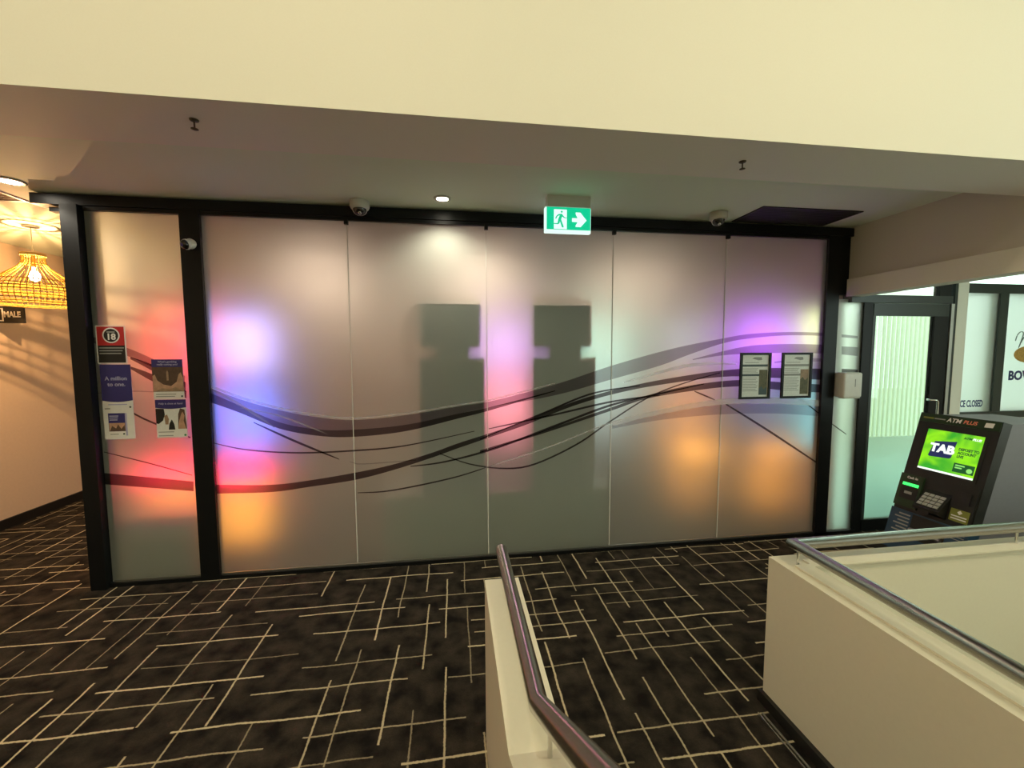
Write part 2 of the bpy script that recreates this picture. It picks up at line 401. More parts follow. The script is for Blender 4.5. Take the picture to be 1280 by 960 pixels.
for x in seams[1:5]:
    part('glass_joint', MB().box(x-.003, x+.003, D-.007, D+.006, .035, 2.765), 'white')
    part('patch_fitting', MB().box(x-.014, x+.014, D-.034, D-.006, 2.735, 2.775), 'black')
part('transom_head', MB().box(3.63, on(1, D-.04, 1190, 400).x, D-.04, D+.05, 2.205, 2.275), 'darkframe')
part('header_infill', MB().box(P3-.02, 3.76, D-.005, D+.05, 2.276, 2.795), 'black')
part('post', MB().box(3.79, 3.885, D-.02, D+.05, 0, 2.205), 'black')

# wave graphic: strips of tinted vinyl stuck on the glass
def smooth(pts, n=6):
    out = []
    for i in range(len(pts)-1):
        p0 = pts[max(0, i-1)]; p1 = pts[i]; p2 = pts[i+1]; p3 = pts[min(len(pts)-1, i+2)]
        for k in range(n):
            t = k/n
            out.append(tuple(.5*(2*p1[j]+(p2[j]-p0[j])*t+(2*p0[j]-5*p1[j]+4*p2[j]-p3[j])*t*t+(3*p1[j]-p0[j]-3*p2[j]+p3[j])*t**3) for j in (0, 1)))
    out.append(tuple(pts[-1])); return out
_lay = [0]
def interp(pts, x):
    for i in range(len(pts)-1):
        if pts[i][0] <= x <= pts[i+1][0]:
            t = (x-pts[i][0])/max(1e-6, pts[i+1][0]-pts[i][0]); return pts[i][1]*(1-t)+pts[i+1][1]*t
    return pts[0][1] if x < pts[0][0] else pts[-1][1]
def band(top, bot, mt):
    _lay[0] += 1; y = D-.0055-.00012*_lay[0]
    A = smooth(top); B = smooth(bot); x0 = max(A[0][0], B[0][0]); x1 = min(A[-1][0], B[-1][0])
    n = max(6, int((x1-x0)/9)); vs = []
    for i in range(n+1):
        x = x0+(x1-x0)*i/n
        vs.append(on(1, y, x, interp(A, x))); vs.append(on(1, y, x, interp(B, x)))
    part('wave_band', MB().add(vs, [(2*i, 2*i+1, 2*i+3, 2*i+2) for i in range(n)]), mt)
def stroke(pts, w0, w1, mt):
    P = smooth(pts); n = len(P)
    def hw(i): return .5*(w0+(w1-w0)*math.sin(math.pi*i/(n-1)))
    band([(p[0], p[1]-hw(i)) for i, p in enumerate(P)][::max(1, 1)], [(p[0], p[1]+hw(i)) for i, p in enumerate(P)], mt)
# upper sweep
band([(258, 483), (300, 499), (350, 513), (400, 522), (443, 525), (507, 519), (573, 508), (612, 502), (694, 480.5), (765, 457), (840, 436), (904, 423), (937, 417.5), (986, 415), (1033, 416)],
     [(258, 489), (300, 507), (350, 528), (400, 537), (443, 537), (507, 531), (573, 517), (612, 509), (694, 494), (765, 474), (825, 457), (862, 443), (904, 429), (937, 423), (986, 419), (1033, 420)], 'band_mid')
band([(258, 489), (300, 507), (350, 528), (400, 537), (443, 537), (507, 531), (573, 517), (612, 509), (694, 488)],
     [(258, 501), (300, 516), (350, 536), (400, 545), (443, 546), (507, 539), (573, 523), (612, 513), (694, 489)], 'band_dark')
band([(258, 479), (300, 495), (350, 509), (400, 518), (443, 521.5), (507, 515.5), (573, 505), (612, 499), (694, 478)],
     [(258, 482), (300, 498), (350, 512), (400, 521), (443, 524), (507, 518), (573, 507), (612, 501), (694, 480)], 'band_pale')
stroke([(260, 484), (300, 506), (343, 534)], 1, 4, 'band_pale')
stroke([(300, 510), (350, 520), (410, 543)], .5, 2, 'band_pale')
band([(1052, 418), (1072, 420)], [(1052, 421.5), (1072, 423)], 'band_mid')
band([(866, 449), (904, 439), (940, 432), (986, 430), (1033, 431)], [(866, 450), (904, 444), (940, 442), (986, 441), (1033, 442)], 'band_mid')
band([(1052, 433), (1072, 434)], [(1052, 443), (1072, 445)], 'band_mid')
band([(968, 452), (1000, 448), (1033, 448)], [(968, 454), (1000, 452), (1033, 452)], 'band_soft')
# lower heavy sweep
band([(270, 606), (340, 606), (390, 600), (443, 591), (490, 581), (540, 566), (573, 554), (620, 539), (660, 525), (712, 504), (765, 488), (825, 475), (904, 463), (960, 460), (1033, 461)],
     [(270, 617), (340, 615), (390, 608), (443, 600), (490, 588), (540, 572), (573, 560), (620, 544), (660, 530), (712, 509), (765, 493), (825, 481), (904, 471), (960, 472), (1033, 475)], 'band_dark')
band([(1052, 461), (1072, 462)], [(1052, 475), (1072, 476)], 'band_dark')
band([(600, 563), (675, 540), (765, 509), (806, 495), (862, 482), (923, 475), (980, 478), (1033, 481)], [(600, 566), (675, 543), (765, 513), (806, 499), (862, 489), (923, 483), (980, 488), (1033, 491)], 'band_dark')
band([(1052, 482), (1072, 484)], [(1052, 492), (1072, 494)], 'band_dark')
band([(127, 591), (242, 602)], [(127, 605), (242, 614)], 'band_dark')
# left pane sweeps
band([(116, 421), (162, 436), (200, 453), (231, 470)], [(116, 428), (162, 446), (200, 464), (231, 484)], 'band_mid')
band([(163, 446), (191, 456), (232, 478)], [(163, 449), (191, 464), (232, 490)], 'band_dark')
band([(163, 458), (191, 468), (233, 489)], [(163, 461), (191, 477), (233, 498)], 'band_dark')
stroke([(140, 500), (171, 519), (195, 530), (238, 547)], 1.5, 2.5, 'band_line')
stroke([(116, 492), (165, 489), (232, 492)], .8, 1.2, 'band_soft')
stroke([(130, 565), (190, 580), (240, 594)], .8, 1.4, 'band_line')
# fine strokes
stroke([(317, 528), (370, 552), (424, 574)], 1, 3, 'band_line')
stroke([(260, 552), (307, 562), (373, 566), (447, 563), (507, 557), (593, 539)], .8, 2, 'band_line')
stroke([(437, 577), (453, 580), (520, 575)], .6, 1.2, 'band_soft')
stroke([(513, 583), (557, 577), (620, 560), (700, 530), (765, 506), (825, 492), (880, 480)], 1, 3, 'band_line')
stroke([(550, 567), (587, 580), (630, 585.5), (667, 580.6), (720, 556), (761, 528), (810, 497), (855, 479), (900, 466)], 1, 2.2, 'band_line')
stroke([(447, 616), (490, 613), (567, 597), (620, 580)], .8, 1.8, 'band_line')
stroke([(611, 536), (690, 519), (765, 502), (825, 494)], 1, 2.4, 'band_line')
stroke([(600, 549), (680, 516), (740, 492), (800, 482)], 1, 2.4, 'band_line')
stroke([(602, 586), (680, 561), (765, 528), (830, 512)], .8, 2.2, 'band_pale')
stroke([(907, 505), (960, 538), (1022, 579)], 2, 3, 'band_line')
stroke([(868, 489), (894, 500)], 1.2, 2, 'band_line')
stroke([(1001, 499), (1033, 524)], 1, 1.8, 'band_line')
stroke([(1040, 530), (1058, 543)], 1, 1.8, 'band_line')
stroke([(780, 478), (860, 457), (920, 455)], 1, 4, 'band_pale')
band([(765, 529), (825, 512), (900, 499), (975, 497), (1033, 501)], [(765, 533), (825, 518), (900, 506), (975, 505), (1033, 509)], 'band_pale')
band([(765, 533), (825, 518), (900, 506), (975, 505), (1033, 509)], [(765, 536), (825, 525), (900, 518), (975, 517), (1033, 521)], 'band_soft')

# ------------------------------------------------------------------ notices on the glass
GP = Plane((0, D-.011, 0), (1, 0, 0), (0, 0, 1))     # normal towards the viewer (-Y)
def gpx(x, y): p = on(1, D-.011, x, y); return p.x, p.z
def lines(pl, t, rows, a0, a1, h, mt, c, name='print_line'):
    for i, b in enumerate(rows):
        obj(name, pl.slab(MB(), a0, a1-(i % 3)*.06*(a1-a0), b-h/2, b+h/2, c, c+.0004), mt, t)
# red and black eighteen notice
t = thing('notice_poster', (-2.463, D-.011, 1.68), 'red and black notice with a circled 18, topmost on the left glass pane', 'poster')
slab('sheet', GP, -2.562, -2.370, 1.682, 1.958, 0, .002, 'paper', t)
slab('red_field', GP, -2.554, -2.378, 1.815, 1.951, .002, .0025, 'red', t)
slab('black_field', GP, -2.554, -2.378, 1.690, 1.815, .002, .0025, 'pblack', t)
cx, cz = -2.463, 1.888
obj('roundel', GP.poly(MB(), disc(GP, cx, cz, .056), .0025, .003), 'paper', t)
obj('roundel_centre', GP.poly(MB(), disc(GP, cx, cz, .047), .003, .0035), 'pblack', t)
text('number', '18', .062, GP, cx, cz-.012, .0037, 'paper', t, .002)
lines(GP, t, [cz+.024], cx-.026, cx+.026, .009, 'pgrey', .0036)
lines(GP, t, [1.797, 1.777, 1.757], -2.545, -2.385, .008, 'pgrey', .0026)
# tall leaflet poster
t = thing('leaflet_poster', (-2.452, D-.011, 1.125), 'tall blue and white poster reading A million to one', 'poster')
slab('sheet', GP, -2.553, -2.352, 1.125, 1.676, 0, .0018, 'paper', t)
pts = [(-2.553, 1.676), (-2.553, 1.412)] + [(-2.553+.201*i/10, 1.412-.012*math.sin(math.pi*i/10)) for i in range(1, 10)] + [(-2.352, 1.412), (-2.352, 1.676)]
obj('blue_header', GP.poly(MB(), pts, .0018, .0023), 'navy', t)
text('lettering', 'A million', .040, GP, -2.452, 1.573, .0026, 'lilac', t, .0006)
text('lettering', 'to one.', .040, GP, -2.452, 1.530, .0026, 'lilac', t, .0006)
lines(GP, t, [1.382], -2.515, -2.392, .007, 'lilac', .0019)
lines(GP, t, [1.352], -2.540, -2.505, .008, 'pgrey', .0019)
obj('small_emblem', GP.poly(MB(), disc(GP, -2.372, 1.362, .007, 12), .0018, .0024), 'pdark', t)
slab('leaflet_shadow', GP, -2.418, -2.400, 1.150, 1.318, .0018, .0022, 'lilac', t)
lf = slab('leaflet_cover', GP, -2.522, -2.412, 1.145, 1.318, .0018, .0026, 'navy', t)
lines(GP, lf, [1.297, 1.283, 1.268], -2.514, -2.455, .007, 'lilac', .0027)
slab('leaflet_picture', GP, -2.519, -2.415, 1.185, 1.245, .0026, .003, 'skin', lf)
obj('picture_shape', GP.poly(MB(), [(-2.515, 1.185), (-2.50, 1.225), (-2.475, 1.205), (-2.46, 1.235), (-2.44, 1.2), (-2.418, 1.23), (-2.416, 1.185)], .003, .0033), 'brown', lf)
slab('leaflet_foot', GP, -2.522, -2.412, 1.145, 1.183, .0026, .003, 'paper', lf)
lines(GP, lf, [1.162], -2.515, -2.46, .006, 'pgrey', .0031)
obj('small_emblem', GP.poly(MB(), disc(GP, -2.425, 1.163, .007, 12), .003, .0034), 'pdark', lf)
# two posters on the right of the pane
t = thing('photo_poster', (-2.105, D-.011, 1.43), 'upper poster beside the post: dark blue header over a photo of outstretched hands', 'poster')
slab('sheet', GP, -2.212, -2.004, 1.416, 1.712, 0, .0018, 'paper', t)
slab('blue_header', GP, -2.212, -2.004, 1.655, 1.712, .0018, .0022, 'navy', t)
text('lettering', "What's gambling", .019, GP, -2.107, 1.694, .0024, 'lilac', t, .0003)
text('lettering', 'really costing you?', .019, GP, -2.107, 1.674, .0024, 'lilac', t, .0003)
ph = slab('photo', GP, -2.212, -2.004, 1.472, 1.655, .0018, .0022, 'brown', t)
obj('picture_shape', GP.poly(MB(), [(-2.211, 1.474), (-2.211, 1.59), (-2.195, 1.60), (-2.18, 1.555), (-2.14, 1.525), (-2.09, 1.513), (-2.05, 1.545), (-2.035, 1.60), (-2.02, 1.615), (-2.006, 1.575), (-2.005, 1.474)], .0022, .0025), 'skin', ph)
obj('picture_shape', GP.poly(MB(), [(-2.20, 1.474), (-2.15, 1.498), (-2.10, 1.49), (-2.06, 1.505), (-2.01, 1.474)], .0025, .0028), 'tan', ph)
obj('candle', GP.poly(MB(), [(-2.117, 1.555), (-2.117, 1.615), (-2.110, 1.63), (-2.103, 1.615), (-2.103, 1.555)], .0025, .0028), 'tan', ph)
lines(GP, t, [1.452, 1.436], -2.195, -2.06, .006, 'pgrey', .0019)
obj('small_emblem', GP.poly(MB(), disc(GP, -2.02, 1.436, .007, 12), .0018, .0024), 'pdark', t)
t = thing('photo_poster', (-2.105, D-.011, 1.125), 'lower poster beside the post reading Help is close at hand over a photo of people', 'poster')
slab('sheet', GP, -2.206, -1.998, 1.125, 1.412, 0, .0018, 'paper', t)
pts = [(-2.206, 1.412), (-2.206, 1.352)] + [(-2.206+.208*i/10, 1.352-.010*math.sin(math.pi*i/10)) for i in range(1, 10)] + [(-1.998, 1.352), (-1.998, 1.412)]
ph = slab('photo', GP, -2.206, -1.998, 1.185, 1.352, .0018, .0020, 'papergrey', t)
obj('blue_header', GP.poly(MB(), pts, .0020, .0026), 'navy', t)
text('lettering', 'Help is close at hand', .0195, GP, -2.102, 1.382, .0028, 'lilac', t, .0003)
obj('picture_shape', GP.poly(MB(), [(-2.206, 1.235), (-2.206, 1.345), (-2.15, 1.343), (-2.145, 1.30), (-2.16, 1.255), (-2.19, 1.23)], .0020, .0023), 'pblack', ph)
obj('picture_shape', GP.poly(MB(), [(-2.125, 1.185), (-2.118, 1.23), (-2.10, 1.262), (-2.085, 1.225), (-2.08, 1.185)], .0020, .0024), 'pblack', ph)
obj('picture_shape', GP.poly(MB(), [(-2.145, 1.225), (-2.15, 1.29), (-2.13, 1.30), (-2.12, 1.265), (-2.125, 1.225)], .0020, .0023), 'tan', ph)
obj('picture_shape', GP.poly(MB(), [(-2.06, 1.19), (-2.055, 1.30), (-2.04, 1.345), (-2.01, 1.335), (-2.0, 1.19)], .0020, .0023), 'brown', ph)
obj('picture_shape', GP.poly(MB(), [(-2.06, 1.19), (-2.05, 1.25), (-2.035, 1.30), (-2.025, 1.32), (-2.012, 1.29), (-2.02, 1.25), (-2.005, 1.19)], .0023, .0026), 'skin', ph)
lines(GP, t, [1.168, 1.140], -2.195, -2.09, .006, 'pgrey', .0019)
obj('small_emblem', GP.poly(MB(), disc(GP, -2.014, 1.142, .008, 12), .0018, .0024), 'green_dot', t)

# framed menus
def framed(a0, a1, label, pic, barm):
    b0, b1 = 1.325, 1.744; t = thing('picture_frame', ((a0+a1)/2, D-.011, b0), label, 'picture frame', 'framed sheets on the glass wall')
    f = .020
    mb = MB()
    for q in ((a0, a0+f, b0, b1), (a1-f, a1, b0, b1), (a0+f, a1-f, b0, b0+f), (a0+f, a1-f, b1-f, b1)): GP.slab(mb, *q, 0, .016)
    obj('frame', mb, 'black', t)
    s = slab('sheet', GP, a0+f, a1-f, b0+f, b1-f, .001, .004, 'papergrey', t)
    wd = a1-a0
    obj('logo', GP.poly(MB(), [(a0+.40*wd, 1.690), (a0+.47*wd, 1.703), (a0+.70*wd, 1.703), (a0+.72*wd, 1.68), (a0+.62*wd, 1.675)], .004, .0045), 'pgrey', s)
    slab('heading_bar', GP, a0+f+.006, a1-f-.006, 1.618, 1.638, .004, .0045, barm, s)
    slab('heading_bar', GP, a0+f+.006, a0+.66*wd, 1.532, 1.552, .004, .0045, barm, s)
    pm = slab('picture', GP, a0+.64*wd, a1-f-.008, 1.362, 1.590, .004, .0045, pic[0], s)
    obj('picture_shape', GP.poly(MB(), [(a0+.64*wd, 1.362), (a0+.64*wd, pic[2]), (a0+.72*wd, pic[2]+.02), (a0+.80*wd, pic[2]-.01), (a0+.90*wd, pic[2]+.015), (a0+.90*wd, 1.362)], .0045, .005), pic[1], pm)
    lines(GP, s, [1.600, 1.588, 1.576, 1.564]+[1.515-.0145*i for i in range(9)], a0+f+.012, a0+.60*wd, .0045, 'pgrey', .0041)
    slab('title_line', GP, a0+.16*wd, a0+.62*wd, 1.652, 1.657, .004, .0044, 'pgrey', s)
    return t
framed(2.546, 2.850, 'left black-framed printed sheet with an olive green picture, on the rightmost large pane', ('olive', 'pdark', 1.42), 'pdark')
framed(2.962, 3.270, 'right black-framed printed sheet with an orange-brown picture, next to the right post', ('tan', 'olive', 1.50), 'pgrey')

# hand sanitiser dispenser
p0 = on(1, D-.13, 1056, 466); p1 = on(1, D-.13, 1077.5, 497)
t = thing('sanitiser_dispenser', ((p0.x+p1.x)/2, D-.06, p1.z), 'white wall-mounted hand sanitiser dispenser beside the glass door', 'dispenser')
obj('cover', MB().rbox(p0.x, p1.x, D-.13, D-.03, p1.z, p0.z, .018), 'white', t)
obj('back_plate', MB().box(p0.x+.006, p1.x-.006, D-.03, D-.0045, p1.z+.01, p0.z-.008), 'offwhite', t)
cxm = (p0.x+p1.x)/2
obj('level_window', MB().box(cxm+.015, cxm+.022, D-.1315, D-.128, p1.z+.10, p1.z+.17), 'pgrey', t)
obj('push_lever', MB().rbox(p0.x+.015, p1.x-.015, D-.125, D-.06, p1.z-.008, p1.z+.012, .005, 2), 'offwhite', t)

# ------------------------------------------------------------------ ceiling fittings
def downlight(x, y, label, watts, col, rad=.045):
    t = thing('downlight', (x, y, ZC), label, 'downlight', 'recessed downlights')
    obj('trim_ring', MB().lathe((x, y, ZC), [(rad, 0), (rad+.018, -.001), (rad+.018, -.006), (rad, -.010), (rad-.004, -.004)], 28), 'offwhite', t)
    obj('lens', MB().lathe((x, y, ZC), [(rad-.004, -.001), (rad-.006, -.006), (.01, -.007)], 24), glow('downlight_lens', col, 60), t)
    d = bpy.data.lights.new('downlight_light', 'SPOT'); d.energy = watts; d.color = col; d.spot_size = math.radians(140); d.spot_blend = .7; d.shadow_soft_size = .03
    o = bpy.data.objects.new('downlight_light', d); COL.objects.link(o); o.location = (x, y, ZC-.02)
p = on(2, ZC-.006, 553, 250); downlight(p.x, p.y-.02, 'small bright downlight above the middle of the glass wall', 50, (1, .93, .72))
p = on(2, ZC-.006, 12, 227); downlight(p.x, p.y, 'bright downlight at the far left of the ceiling', 45, (1, .90, .72), .06)

def dome(x, y, label, face, rad=.07):
    t = thing('dome_camera', (x, y, ZC), label, 'security camera', 'ceiling dome cameras')
    obj('housing', MB().lathe((x, y, ZC), [(rad*.9, 0), (rad, -.004), (rad, -.045), (rad*.9, -.058), (rad*.6, -.062)], 30), 'offwhite', t)
    c = Vector((x, y, ZC-.055)); ax = Vector(face).normalized(); R = rad*.72
    obj('dome', MB().lathe(c, [(R*math.cos(a), R*math.sin(a)) for a in [i*math.pi/16 for i in range(-3, 8)]], 24, ax), 'smoke', t)
    obj('eyeball_ring', MB().lathe(c, [(R*.99, .0), (R*1.05, .004), (R*1.02, .016), (R*.96, .016)], 24, ax), 'white', t)
    obj('lens', MB().lathe(c, [(.012, R*.9), (.012, R+.004), (.006, R+.005)], 14, ax), 'chrome', t)
p = on(2, ZC-.03, 450, 257); dome(p.x, p.y-.01, 'white dome security camera on the ceiling between the post and the downlight', (.1, -.6, -.8))
p = on(2, ZC-.03, 897, 271); dome(p.x, p.y-.01, 'white dome security camera on the ceiling beside the dark vent', (-.1, -.5, -.85))
# turret camera on the second post
p = on(1, D-.10, 228, 305)
t = thing('turret_camera', (p.x, D-.06, p.z), 'small white turret camera with a dark lens on the second black post', 'security camera')
ax = Vector((-.42, -.88, -.3))
obj('bracket', MB().lathe((p.x+.035, D-.06, p.z+.01), [(.036, 0), (.036, .02), (.02, .03)], 20, (0, -1, 0)), 'white', t)
pc_ = (p.x+.018, D-.085, p.z+.002)
obj('shell', MB().lathe(pc_, [(.012, -.034), (.030, -.024), (.038, -.004), (.037, .008), (.033, .010)], 24, ax), 'white', t)
obj('face', MB().lathe(pc_, [(.034, .006), (.033, .018), (.026, .029), (.012, .035)], 24, ax), 'smoke', t)
obj('lens', MB().lathe(pc_, [(.012, .032), (.013, .038), (.006, .040)], 16, ax), mat('lens_violet', (.05, .04, .25), .1), t)

# exit sign
p0 = on(1, 3.0, 682, 257); p1 = on(1, 3.0, 738, 291)
x0, x1, z0, z1 = p0.x, p1.x, p1.z, on(1, 3.0, 738, 261).z
t = thing('exit_sign', ((x0+x1)/2, 3.0, z0), 'green lit exit sign with a running figure and a white arrow, hung from the ceiling', 'exit sign')
EP = Plane((x0, 2.992, z0), (1, 0, 0), (0, 0, 1)); W = x1-x0; H = z1-z0
obj('mounting_bar', MB().box(x0+.01, x1-.005, 2.985, 3.045, z1, ZC), 'offwhite', t)
obj('diffuser_edge', MB().rbox(x0-.006, x1+.002, 2.994, 3.034, z0-.008, z1, .006, 2), glow('exit_edge', (.75, 1, .9), 1.1), t)
gmat = glow('exit_green', (.0, .62, .30), 1.0); wmat = glow('exit_white', (.75, 1, .92), 1.15)
fc = slab('face_panel', EP, .006, W-.004, .012, H-.002, .0, .003, gmat, t)
slab('door_panel', EP, W*.175, W*.46, .016, H-.018, .003, .004, wmat, fc)
def fig(pts): obj('running_figure', EP.poly(MB(), [(W*a, H*b) for a, b in pts], .004, .005), gmat, fc)
fig([(.345+.024*math.cos(i*.5236), .80+.042*math.sin(i*.5236)) for i in range(12)])
fig([(.27, .70), (.35, .72), (.37, .66), (.33, .48), (.27, .50), (.30, .64)])
fig([(.27, .70), (.30, .66), (.25, .60), (.225, .50), (.20, .52), (.225, .62)])
fig([(.35, .70), (.37, .66), (.41, .58), (.455, .57), (.455, .54), (.40, .545), (.34, .63)])
fig([(.27, .50), (.31, .52), (.30, .33), (.27, .28), (.17, .29), (.17, .325), (.255, .33)])
fig([(.29, .50), (.33, .50), (.39, .20), (.385, .15), (.35, .16), (.34, .22)])
obj('arrow', EP.poly(MB(), [(W*a, H*b) for a, b in [(.575, .56), (.70, .56), (.655, .73), (.655, .80), (.76, .80), (.90, .48), (.77, .20), (.655, .20), (.655, .26), (.70, .40), (.575, .40)]], .003, .0045), wmat, fc)

# sprinklers below the downstand
def sprinkler(px, py, label):
    p = on(2, 2.70, px, py)
    t = thing('sprinkler_head', (p.x, p.y, 2.72), label, 'sprinkler', 'sprinklers under the downstand')
    obj('escutcheon', MB().lathe((p.x, p.y, 2.72), [(.018, 0), (.016, -.005), (.008, -.007)], 16), 'sprink', t)
    obj('frame_arm', MB().tube([(p.x, p.y, 2.715), (p.x, p.y, 2.68)], .0035, 8), 'sprink', t)
    obj('deflector', MB().lathe((p.x, p.y, 2.683), [(.004, .003), (.014, .001), (.014, -.001), (.003, -.003)], 16), 'sprink', t)
sprinkler(243, 156, 'small sprinkler head under the downstand towards the left')
sprinkler(928, 207, 'small sprinkler head under the downstand above the vent')

# ceiling vents
def vent(x0, x1, y0, y1, label, m1, fr, n=9):
    t = thing('ceiling_vent', ((x0+x1)/2, (y0+y1)/2, ZC), label, 'vent')
    mb = MB(); w_ = .022
    mb.box(x0, x1, y0, y0+w_, ZC-.008, ZC).box(x0, x1, y1-w_, y1, ZC-.008, ZC).box(x0, x0+w_, y0+w_, y1-w_, ZC-.008, ZC).box(x1-w_, x1, y0+w_, y1-w_, ZC-.008, ZC)
    obj('frame', mb, fr, t)
    obj('backing', MB().box(x0+w_, x1-w_, y0+w_, y1-w_, ZC-.002, ZC-.0005), m1, t)
    for i in range(n):
        yy = y0+w_+(y1-y0-2*w_)*(i+.5)/n
        obj('louvre', MB().prism([(x0+w_, yy-.006, ZC-.003), (x0+w_, yy+.006, ZC-.007), (x0+w_, yy+.006, ZC-.008), (x0+w_, yy-.006, ZC-.004)], (x1-x0-2*w_, 0, 0)), m1, t)
pa = on(2, ZC, 953, 258); pb = on(2, ZC, 1082, 263)
vent(pa.x, pb.x, pa.y-.01, 3.365, 'large dark rectangular ceiling vent at the right end of the glass wall', 'vent', 'vent')
pc = on(2, ZC, 38, 252)
vent(pc.x-.75, pc.x, pc.y-.42, pc.y, 'brown ceiling vent with a pale edge at the far left', 'ventbrown', 'offwhite')

# pendant lamp
def bulb_mat():
    m, n, l = nt('glowing_clear_bulb'); n.remove(n['Principled BSDF']); a = n.new('ShaderNodeAddShader')
    e = n.new('ShaderNodeEmission'); e.inputs[0].default_value = (1, .8, .45, 1); e.inputs[1].default_value = 14; tr = n.new('ShaderNodeBsdfTransparent')
    l.new(e.outputs[0], a.inputs[0]); l.new(tr.outputs[0], a.inputs[1]); l.new(a.outputs[0], n['Material Output'].inputs[0]); return m
pcan = on(2, ZC, 38, 282); lx, ly = pcan.x, pcan.y
zb = on(1, ly, 42, 382).z; ztp = on(1, ly, 42, 318).z; rw = (on(1, ly, 91, 370).x-on(1, ly, -7, 370).x)/2
t = thing('pendant_lamp', (lx, ly, zb), 'glowing woven rattan pendant lamp hanging in the corridor on the left', 'lamp')
hgt = ztp-zb
prof = [(.25, 1.0), (.24, .86), (.34, .74), (.58, .60), (.86, .44), (1.0, .30), (1.0, .14), (.90, .0)]
pr2 = smooth(prof, 5)
mb = MB()
def strip(mb, pts, r): mb.tube(pts, r, 4, False)
for j in range(52):
    a = 2*math.pi*(j+.5)/52
    q_ = pr2[::2] if j % 2 else [q for q in pr2[::2] if q[1] < .62]
    strip(mb, [(lx+rw*r*math.cos(a), ly+rw*r*math.sin(a), zb+hgt*h) for r, h in q_], .0034)
obj('shade_ribs', mb, 'rattan_t', t)['kind'] = 'stuff'
mb = MB()
for (r, h, th) in [(*q, .004) for q in ((pr2[i][0], pr2[i][1]) for i in (0, 7, 19, 22, 24, 26, 29, 31, 33, 35))]:
    n_ = 48; strip(mb, [(lx+rw*r*math.cos(2*math.pi*i/n_), ly+rw*r*math.sin(2*math.pi*i/n_), zb+hgt*h) for i in range(n_+1)], th)
obj('shade_rings', mb, 'rattan_t', t)['kind'] = 'stuff'
# solid woven belts
for (h0, h1) in ((.24, .33), (.02, .06)):
    r0 = interp(sorted([(q[1], q[0]) for q in pr2]), h0); r1 = interp(sorted([(q[1], q[0]) for q in pr2]), h1); n_ = 48
    vs = [(lx+rw*r*1.004*math.cos(2*math.pi*i/n_), ly+rw*r*1.004*math.sin(2*math.pi*i/n_), zb+hgt*h) for r, h in ((r0, h0), (r1, h1)) for i in range(n_)]
    obj('woven_belt', MB().add(vs, [(i, (i+1) % n_, n_+(i+1) % n_, n_+i) for i in range(n_)], True), 'rattan_t', t)
mb = MB()
for dz in (-.012, -.004, .004): mb.tube([(lx+rw*.255*math.cos(2*math.pi*i/32), ly+rw*.255*math.sin(2*math.pi*i/32), ztp+dz) for i in range(33)], .005, 8, False)
for k_ in range(3): mb.tube([(lx, ly, ztp), (lx+rw*.255*math.cos(2.1*k_), ly+rw*.255*math.sin(2.1*k_), ztp)], .003, 6)
obj('top_collar', mb, 'rattan', t)
obj('cord', MB().tube([(lx, ly, ztp), (lx, ly, ZC)], .003, 8), 'offwhite', t)
obj('ceiling_rose', MB().lathe((lx, ly, ZC), [(.055, 0), (.055, -.014), (.01, -.02)], 24), 'offwhite', t)
bz = zb+hgt*.55
obj('bulb', MB().lathe((lx, ly, bz), [(.012, .09), (.016, .06), (.033, .03), (.036, 0), (.025, -.025), (.006, -.034)], 18), bulb_mat(), t)
obj('lamp_holder', MB().tube([(lx, ly, bz+.09), (lx, ly, ztp)], .014, 10), 'rattan', t)
d = bpy.data.lights.new('pendant_light', 'POINT'); d.energy = 72; d.color = (1, .56, .24); d.shadow_soft_size = .009
o = bpy.data.objects.new('pendant_light', d); COL.objects.link(o); o.location = (lx, ly, bz)

# blade sign for the toilets
ym = 4.75; pA = on(1, ym, 30, 383); pB = on(1, ym, 30, 404)
t = thing('blade_sign', (pA.x, ym, pB.z), 'black blade sign reading MALE below the rattan lamp', 'sign')
obj('board', MB().box(XL, pA.x, ym-.008, ym+.008, pB.z, pA.z), 'pblack', t)
SP = Plane((0, ym-.008, 0), (1, 0, 0), (0, 0, 1)); hs = pA.z-pB.z; zc_ = (pA.z+pB.z)/2
text('lettering', 'MALE', hs*.46, SP, pA.x-.100, zc_, .001, 'print_white', t, .003, xs=.78)
mb = MB(); bx0, bx1 = pA.x-.305, pA.x-.175
for q in ((bx0, bx0+.012, zc_-.06, zc_+.06), (bx1-.012, bx1, zc_-.065, zc_+.065), (bx0+.012, bx1-.012, zc_-.065, zc_-.053), (bx0+.012, bx1-.012, zc_+.053, zc_+.065)): SP.slab(mb, *q, 0, .002)
obj('symbol_border', mb, 'print_white', t)
bc = (bx0+bx1)/2
obj('man_symbol', SP.poly(MB(), disc(SP, bc, zc_+.034, .011, 14), 0, .002), 'print_white', t)
obj('man_symbol', SP.poly(MB(), [(bc-.02, zc_+.018), (bc+.02, zc_+.018), (bc+.02, zc_-.01), (bc+.012, zc_-.01), (bc+.012, zc_-.045), (bc-.012, zc_-.045), (bc-.012, zc_-.01), (bc-.02, zc_-.01)], 0, .002), 'print_white', t)

